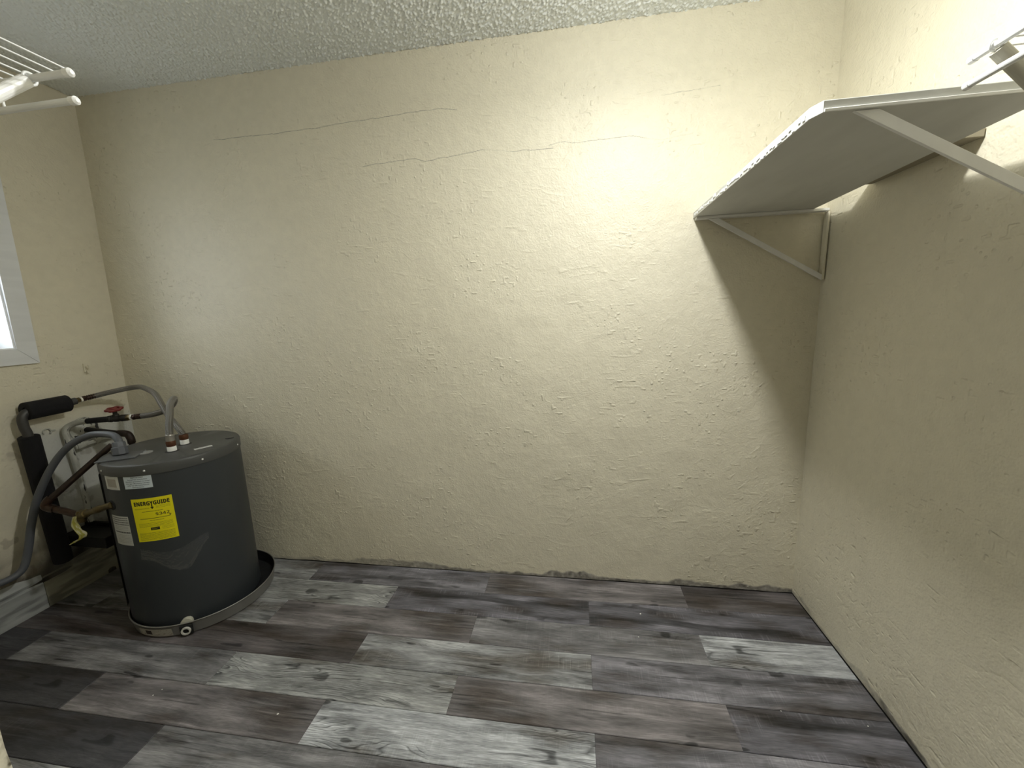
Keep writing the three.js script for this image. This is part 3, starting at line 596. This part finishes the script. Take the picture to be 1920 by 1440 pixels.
const hex = (a, b, r) => turned(a, b, [[0, 0], [0, r * 0.9], [0.15, r], [0.85, r], [1, r * 0.9], [1, 0]], 6);
{ // upper braided hose: foam sleeved pipe to the rear port
  const o = [-2.0, 0.95, -1.6], t = thing('braided_hose', 'braided steel hose arching from the black foam pipe to the heater', 'hose', o), L = (x, y, z) => V(x - o[0], y - o[1], z - o[2]);
  part(t, 'coupling', hex(L(-2.349, 0.956, -1.536), L(-2.347, 0.9575, -1.551), 0.0125), brass);
  part(t, 'white_band', turned(L(-2.347, 0.9575, -1.551), L(-2.346, 0.9585, -1.558), [[0, 0], [0, 0.0125], [1, 0.0125], [1, 0]], 20), tapeWhite);
  part(t, 'copper_nut', hex(L(-2.346, 0.9585, -1.558), L(-2.343, 0.9605, -1.574), 0.0135), copper);
  ribbed(t, 'ferrule', L(-2.343, 0.9605, -1.574), L(-2.331, 0.965, -1.606), copper);
  part(t, 'braid', tube([L(-2.334, 0.964, -1.600), L(-2.31, 0.972, -1.636), L(-2.25, 0.985, -1.68), L(-2.19, 0.992, -1.693), L(-2.12, 0.992, -1.668), L(-2.0, 0.972, -1.617), L(-1.90, 0.928, -1.559), L(-1.83, 0.884, -1.523), L(-1.777, 0.842, -1.506), L(-1.752, 0.805, -1.505)], 0.0125, 160, 16), braid);
}
{ // supply line with its red-handled valve
  const o = [-2.39, 0, -1.5], t = thing('supply_pipe', 'white painted supply pipe with a red-handled gate valve', 'pipe', o), L = (x, y, z) => V(x - o[0], y - o[1], z - o[2]);
  part(t, 'painted_pipe', tube([L(-2.405, 0.34, -1.525), L(-2.403, 0.45, -1.522), L(-2.398, 0.6, -1.515), L(-2.392, 0.78, -1.498), L(-2.388, 0.825, -1.498), L(-2.374, 0.843, -1.512), L(-2.345, 0.852, -1.523), L(-2.29, 0.858, -1.532)], 0.0125, 120), whitePaint, 'white painted pipe with an elbow');
  part(t, 'bare_pipe', rodGeo(L(-2.30, 0.8575, -1.531), L(-2.195, 0.864, -1.549), 0.0138, 18), std({ color: 0x17181a, roughness: 0.6, metalness: 0.3 }), 'dark bare pipe');
  const va = L(-2.20, 0.864, -1.548), vb = L(-2.115, 0.867, -1.565), mid = va.clone().lerp(vb, 0.42);
  const valve = part(t, 'gate_valve', turned(va, vb, [[0, 0], [0, 0.0155], [0.16, 0.0165], [0.2, 0.0135], [0.35, 0.0165], [0.5, 0.0165], [0.62, 0.0135], [0.7, 0.0165], [1, 0.0155], [1, 0]], 20), std({ color: 0x2b2926, roughness: 0.55, metalness: 0.4 }));
  const up = V(-0.06, 1, 0.03).normalize(), tip = mid.clone().addScaledVector(up, 0.045);
  part(valve, 'bonnet', turned(mid, tip, [[0, 0.015], [0.45, 0.0125], [0.5, 0.009], [0.75, 0.009], [0.78, 0.005], [1, 0.004], [1, 0]], 16), std({ color: 0x2f2d28, roughness: 0.55, metalness: 0.4 }));
  const sh = new THREE.Shape(); for (let i = 0; i <= 72; i++) { const a = i / 72 * TAU, r = 0.030 * (1 + 0.10 * Math.cos(6 * a)); i ? sh.lineTo(r * Math.cos(a), r * Math.sin(a)) : sh.moveTo(r, 0); }
  for (let i = 0; i < 3; i++) { const p = new THREE.Path(), a0 = i * TAU / 3 + 0.25, a1 = (i + 1) * TAU / 3 - 0.25; p.absarc(0, 0, 0.021, a0, a1, false); p.absarc(0, 0, 0.010, a1, a0, true); sh.holes.push(p); }
  const wh = new THREE.ExtrudeGeometry(sh, { depth: 0.005, bevelEnabled: true, bevelSize: 0.0015, bevelThickness: 0.0015, bevelSegments: 2 }); wh.rotateX(-Math.PI / 2); wh.translate(0, -0.0025, 0);
  part(valve, 'handwheel', orient(wh, tip, tip.clone().addScaledVector(V(0.10, 1, 0.16).normalize(), 1)), std({ color: 0x6e1a17, roughness: 0.5 }), 'red handwheel');
  part(t, 'brass_nut', hex(L(-2.118, 0.867, -1.5645), L(-2.095, 0.8685, -1.568), 0.0155), brass);
  part(t, 'white_band', turned(L(-2.095, 0.8685, -1.568), L(-2.087, 0.869, -1.569), [[0, 0], [0, 0.0145], [1, 0.0145], [1, 0]], 20), tapeWhite);
}
{ // lower braided hose: valve to the front port, with a loop over the tank
  const o = [-1.9, 0.9, -1.5], t = thing('braided_hose', 'braided steel hose looping from the red valve to the front port', 'hose', o), L = (x, y, z) => V(x - o[0], y - o[1], z - o[2]);
  part(t, 'copper_nut', hex(L(-2.087, 0.869, -1.569), L(-2.07, 0.8705, -1.5695), 0.0145), copper);
  ribbed(t, 'ferrule', L(-2.07, 0.8705, -1.5695), L(-2.03, 0.875, -1.571), copper);
  part(t, 'braid', tube([L(-2.035, 0.8745, -1.571), L(-1.98, 0.882, -1.572), L(-1.915, 0.899, -1.578), L(-1.87, 0.926, -1.58), L(-1.83, 0.956, -1.56), L(-1.79, 0.967, -1.522), L(-1.748, 0.953, -1.468), L(-1.719, 0.91, -1.432), L(-1.715, 0.86, -1.418), L(-1.716, 0.812, -1.414)], 0.0135, 160, 16), braid);
  part(t, 'crimp_sleeve', turned(L(-1.716, 0.806, -1.414), L(-1.7155, 0.836, -1.4155), [[0, 0], [0, 0.0155], [0.7, 0.0155], [0.85, 0.0165], [1, 0.0145], [1, 0]], 24), std({ color: 0xa5a29c, roughness: 0.35, metalness: 0.7 }));
}
{ // grey flexible conduit
  const o = [-1.9, LID + 0.005, -1.345], t = thing('conduit', 'grey flexible electrical conduit arching from heater lid down the wall', 'conduit', o), L = (x, y, z) => V(x - o[0], y - o[1], z - o[2]);
  const gm = std({ color: 0x56595e, roughness: 0.5 });
  part(t, 'connector', turned(L(-1.895, LID + 0.0055, -1.348), L(-1.902, LID + 0.058, -1.355), [[0, 0], [0, 0.027], [0.55, 0.0265], [0.6, 0.023], [0.9, 0.022], [1, 0.019], [1, 0]], 8), gm);
  part(t, 'conduit_tube', tube([L(-1.902, 0.80, -1.357), L(-1.915, 0.828, -1.364), L(-1.955, 0.846, -1.367), L(-2.05, 0.844, -1.356), L(-2.15, 0.793, -1.339), L(-2.23, 0.703, -1.318), L(-2.30, 0.576, -1.294), L(-2.335, 0.461, -1.274), L(-2.355, 0.356, -1.257), L(-2.365, 0.278, -1.23), L(-2.375, 0.258, -1.18), L(-2.39, 0.27, -1.10), L(-2.43, 0.30, -0.95)], 0.0138, 160, 16), gm);
}
{ // brass relief valve and its copper discharge line
  const o = [-2.0, 0.55, -1.28], t = thing('relief_pipe', 'brass relief valve with a rusty copper line bending past heater', 'pipe', o), L = (x, y, z) => V(x - o[0], y - o[1], z - o[2]);
  const d = rad(-14.2), a = L(HC[0] + Math.sin(d) * (HR + 0.001), 0.593, HC[1] + Math.cos(d) * (HR + 0.001));
  const b = L(-2.035, 0.530, -1.262);
  part(t, 'brass_valve', turned(a, b, [[0, 0], [0, 0.0125], [0.35, 0.0125], [0.37, 0.0145], [0.5, 0.0145], [0.52, 0.0125], [0.8, 0.0125], [0.82, 0.0165], [1, 0.0165], [1, 0]], 18), brass);
  part(t, 'valve_cap', turned(b.clone().add(V(0, 0.02, 0)), b.clone().add(V(0, -0.03, 0)), [[0, 0], [0, 0.012], [0.2, 0.016], [0.8, 0.016], [1, 0.012], [1, 0]], 18), brass);
  part(t, 'copper_pipe', tube([b.clone(), L(-2.08, 0.536, -1.262), L(-2.12, 0.544, -1.262), L(-2.17, 0.551, -1.262)], 0.0135, 30), copper);
  part(t, 'elbow', tube([L(-2.16, 0.55, -1.262), L(-2.192, 0.555, -1.262), L(-2.206, 0.565, -1.26), L(-2.198, 0.585, -1.268), L(-2.19, 0.594, -1.276)], 0.0165, 24), copper);
  part(t, 'rusty_pipe', rodGeo(L(-2.20, 0.58, -1.264), L(-2.055, 0.775, -1.437), 0.0125, 16), rust);
}
{ // strip of yellow tape hanging on the relief valve
  const t = thing('yellow_tape', 'strip of yellow tape hanging from the brass relief valve', 'tape', [-2.05, 0.53, -1.26]);
  const pts = [V(0.012, 0.004, 0.020), V(0.008, -0.025, 0.022), V(0.016, -0.055, 0.020), V(0.026, -0.08, 0.015), V(0.018, -0.097, 0.017), V(-0.008, -0.108, 0.020), V(-0.03, -0.116, 0.022)];
  const c = new THREE.CatmullRomCurve3(pts);
  const side = (u, v, off) => { const p = c.getPoint(u), w = (v - 0.5) * (0.011 + 0.014 * Math.sin(u * 3.0)); return V(p.x + w * 0.55, p.y + w * 0.6 * smooth(0.5, 0.9, u) + 0.003 * (noise(u * 14, v * 4, 601) - 0.5), p.z - w * 0.85 + off + 0.005 * (noise(u * 9, v * 3, 602) - 0.5)); };
  part(t, 'strip', merge(gridGeo(40, 6, (u, v) => side(u, v, 0.0004)), gridGeo(40, 6, (u, v) => side(u, 1 - v, -0.0004))), std({ map: dataTex(128, 64, (u, v) => { const k = smooth(0.4, 0.7, fbm(u * 8, v * 5, 603, 3)); return [0.55 + 0.15 * k, 0.53 + 0.15 * k, 0.18 + 0.38 * k]; }, true), roughness: 0.5 }));
}
{ // rusty elbow pipe coming out of the wall behind the heater
  const o = [-2.38, 0.79, -1.6], t = thing('wall_pipe', 'dark rusty pipe from the wall turning down behind heater', 'pipe', o), L = (x, y, z) => V(x - o[0], y - o[1], z - o[2]);
  part(t, 'pipe', rodGeo(L(-2.425, 0.80, -1.587), L(-2.19, 0.782, -1.578), 0.0125, 16), std({ color: 0x151413, roughness: 0.6, metalness: 0.3 }));
  part(t, 'elbow', tube([L(-2.205, 0.783, -1.578), L(-2.17, 0.783, -1.578), L(-2.15, 0.777, -1.579), L(-2.141, 0.755, -1.58), L(-2.14, 0.735, -1.58)], 0.016, 30), rust);
  part(t, 'drop_pipe', rodGeo(L(-2.14, 0.745, -1.58), L(-2.14, 0.20, -1.58), 0.0125, 16), rust);
  part(t, 'wall_plate', turned(L(-2.418, 0.80, -1.587), L(-2.398, 0.799, -1.586), [[0, 0], [0, 0.06], [0.3, 0.058], [0.7, 0.03], [1, 0.02], [1, 0]], 32), whitePaint, 'paint-smeared round wall plate');
}
{ // painted pipe stub and clamp on the wall
  const t = thing('pipe_stub', 'white painted level pipe stub on the wall beside supply pipe', 'pipe', [-2.40, 0.74, -1.6]);
  part(t, 'stub', rodGeo(V(0.006, -0.010, 0.082), V(0.010, 0.0, -0.10), 0.013, 16), whitePaint);
  part(t, 'collar', rodGeo(V(0.006, -0.0105, 0.075), V(0.0065, -0.0085, 0.045), 0.018, 16), whitePaint);
  part(t, 'collar_001', rodGeo(V(0.008, -0.006, 0.0), V(0.0085, -0.0045, -0.02), 0.017, 16), whitePaint);
}
{
  const t = thing('pipe_clamp', 'small paint-covered clamp on left wall near the foam sleeve top', 'clamp', [xLeft(0.83) + 0.006, 0.828, -1.446]);
  const g = new THREE.TorusGeometry(0.014, 0.003, 8, 24, 4.4); g.rotateY(Math.PI / 2); g.rotateX(-0.8);
  part(t, 'band', g, whitePaint); part(t, 'tab', box(-0.004, -0.003, -0.03, 0.002, 0.004, -0.012, 0.001), whitePaint);
}
{
  const hookPaint = std({ color: new THREE.Color().setRGB(...CREAM, THREE.SRGBColorSpace), roughness: 0.5 });
  const t = thing('wall_hook', 'small painted-over hook on left wall right of the window', 'hook', [xLeft(1.1) + 0.004, 1.10, -1.642]);
  part(t, 'plate', box(-0.006, -0.022, -0.008, 0.003, 0.022, 0.008, 0.002), hookPaint);
  part(t, 'prong', tube([V(0.002, 0.006, 0), V(0.012, 0.004, 0.001), V(0.018, -0.004, 0), V(0.02, 0.006, -0.002), V(0.016, 0.014, -0.004)], 0.004, 30, 10), hookPaint);
  part(t, 'prong_001', tube([V(0.002, -0.01, 0), V(0.010, -0.016, 0), V(0.014, -0.024, 0.002), V(0.006, -0.028, 0.003)], 0.004, 30, 10), hookPaint);
}
{ // dark metal tray-like bracket low behind the heater
  const t = thing('metal_bracket', 'dark metal bracket box low on the wall behind the heater', 'bracket', [-2.3, 0.26, -1.45]);
  part(t, 'shell', merge(box(-0.16, 0, -0.09, 0.10, 0.055, 0.022, 0.004), box(-0.16, 0.055, -0.09, 0.10, 0.075, -0.075, 0.003)), std({ color: 0x0f0f0f, roughness: 0.6 }));
}
{ // flakes of paint on the floor
  const spots = [
    [0.889, -1.19, 'white paint flake on the floor nearest the right wall'], [0.654, -1.21, 'larger white paint flake left of the one nearest the right wall'],
    [0.274, -1.601, 'white paint flake on the dark plank close to the back wall'], [0.243, -1.469, 'white paint flake one plank nearer than the dark plank at back'],
    [-0.993, -0.994, 'white paint flake alone on the brown plank in front of the heater'], [-1.49, -1.004, 'left one of two white paint flakes before the drip pan'],
    [-1.483, -1.03, 'right one of two white paint flakes before the drip pan'], [-0.808, -1.79, 'white paint flake at the foot of the back wall']];
  const m = std({ color: 0xe7e6e0, roughness: 0.7 });
  const g = new THREE.BufferGeometry(); const pr = [[0, 0], [0.005, 0.001], [0.0065, 0.004], [0.003, 0.0065], [-0.001, 0.004]];
  const sh = new THREE.Shape(pr.map(([a, b]) => new THREE.Vector2(a, b)));
  const chip = new THREE.ExtrudeGeometry(sh, { depth: 0.0009, bevelEnabled: false }); chip.rotateX(-Math.PI / 2);
  spots.forEach(([x, z, label], i) => {
    const c = new THREE.Mesh(chip, m); c.name = numbered('paint_chip'); c.castShadow = c.receiveShadow = true; c.position.set(x, 0.0004, z); c.rotation.y = i * 1.7; c.scale.setScalar(0.5 + 0.5 * hash(i, 1, 3));
    c.userData = { label, category: 'paint chip', group: 'paint flakes scattered on the floor' }; scene.add(c);
  });
}
renderer.render(scene, camera);
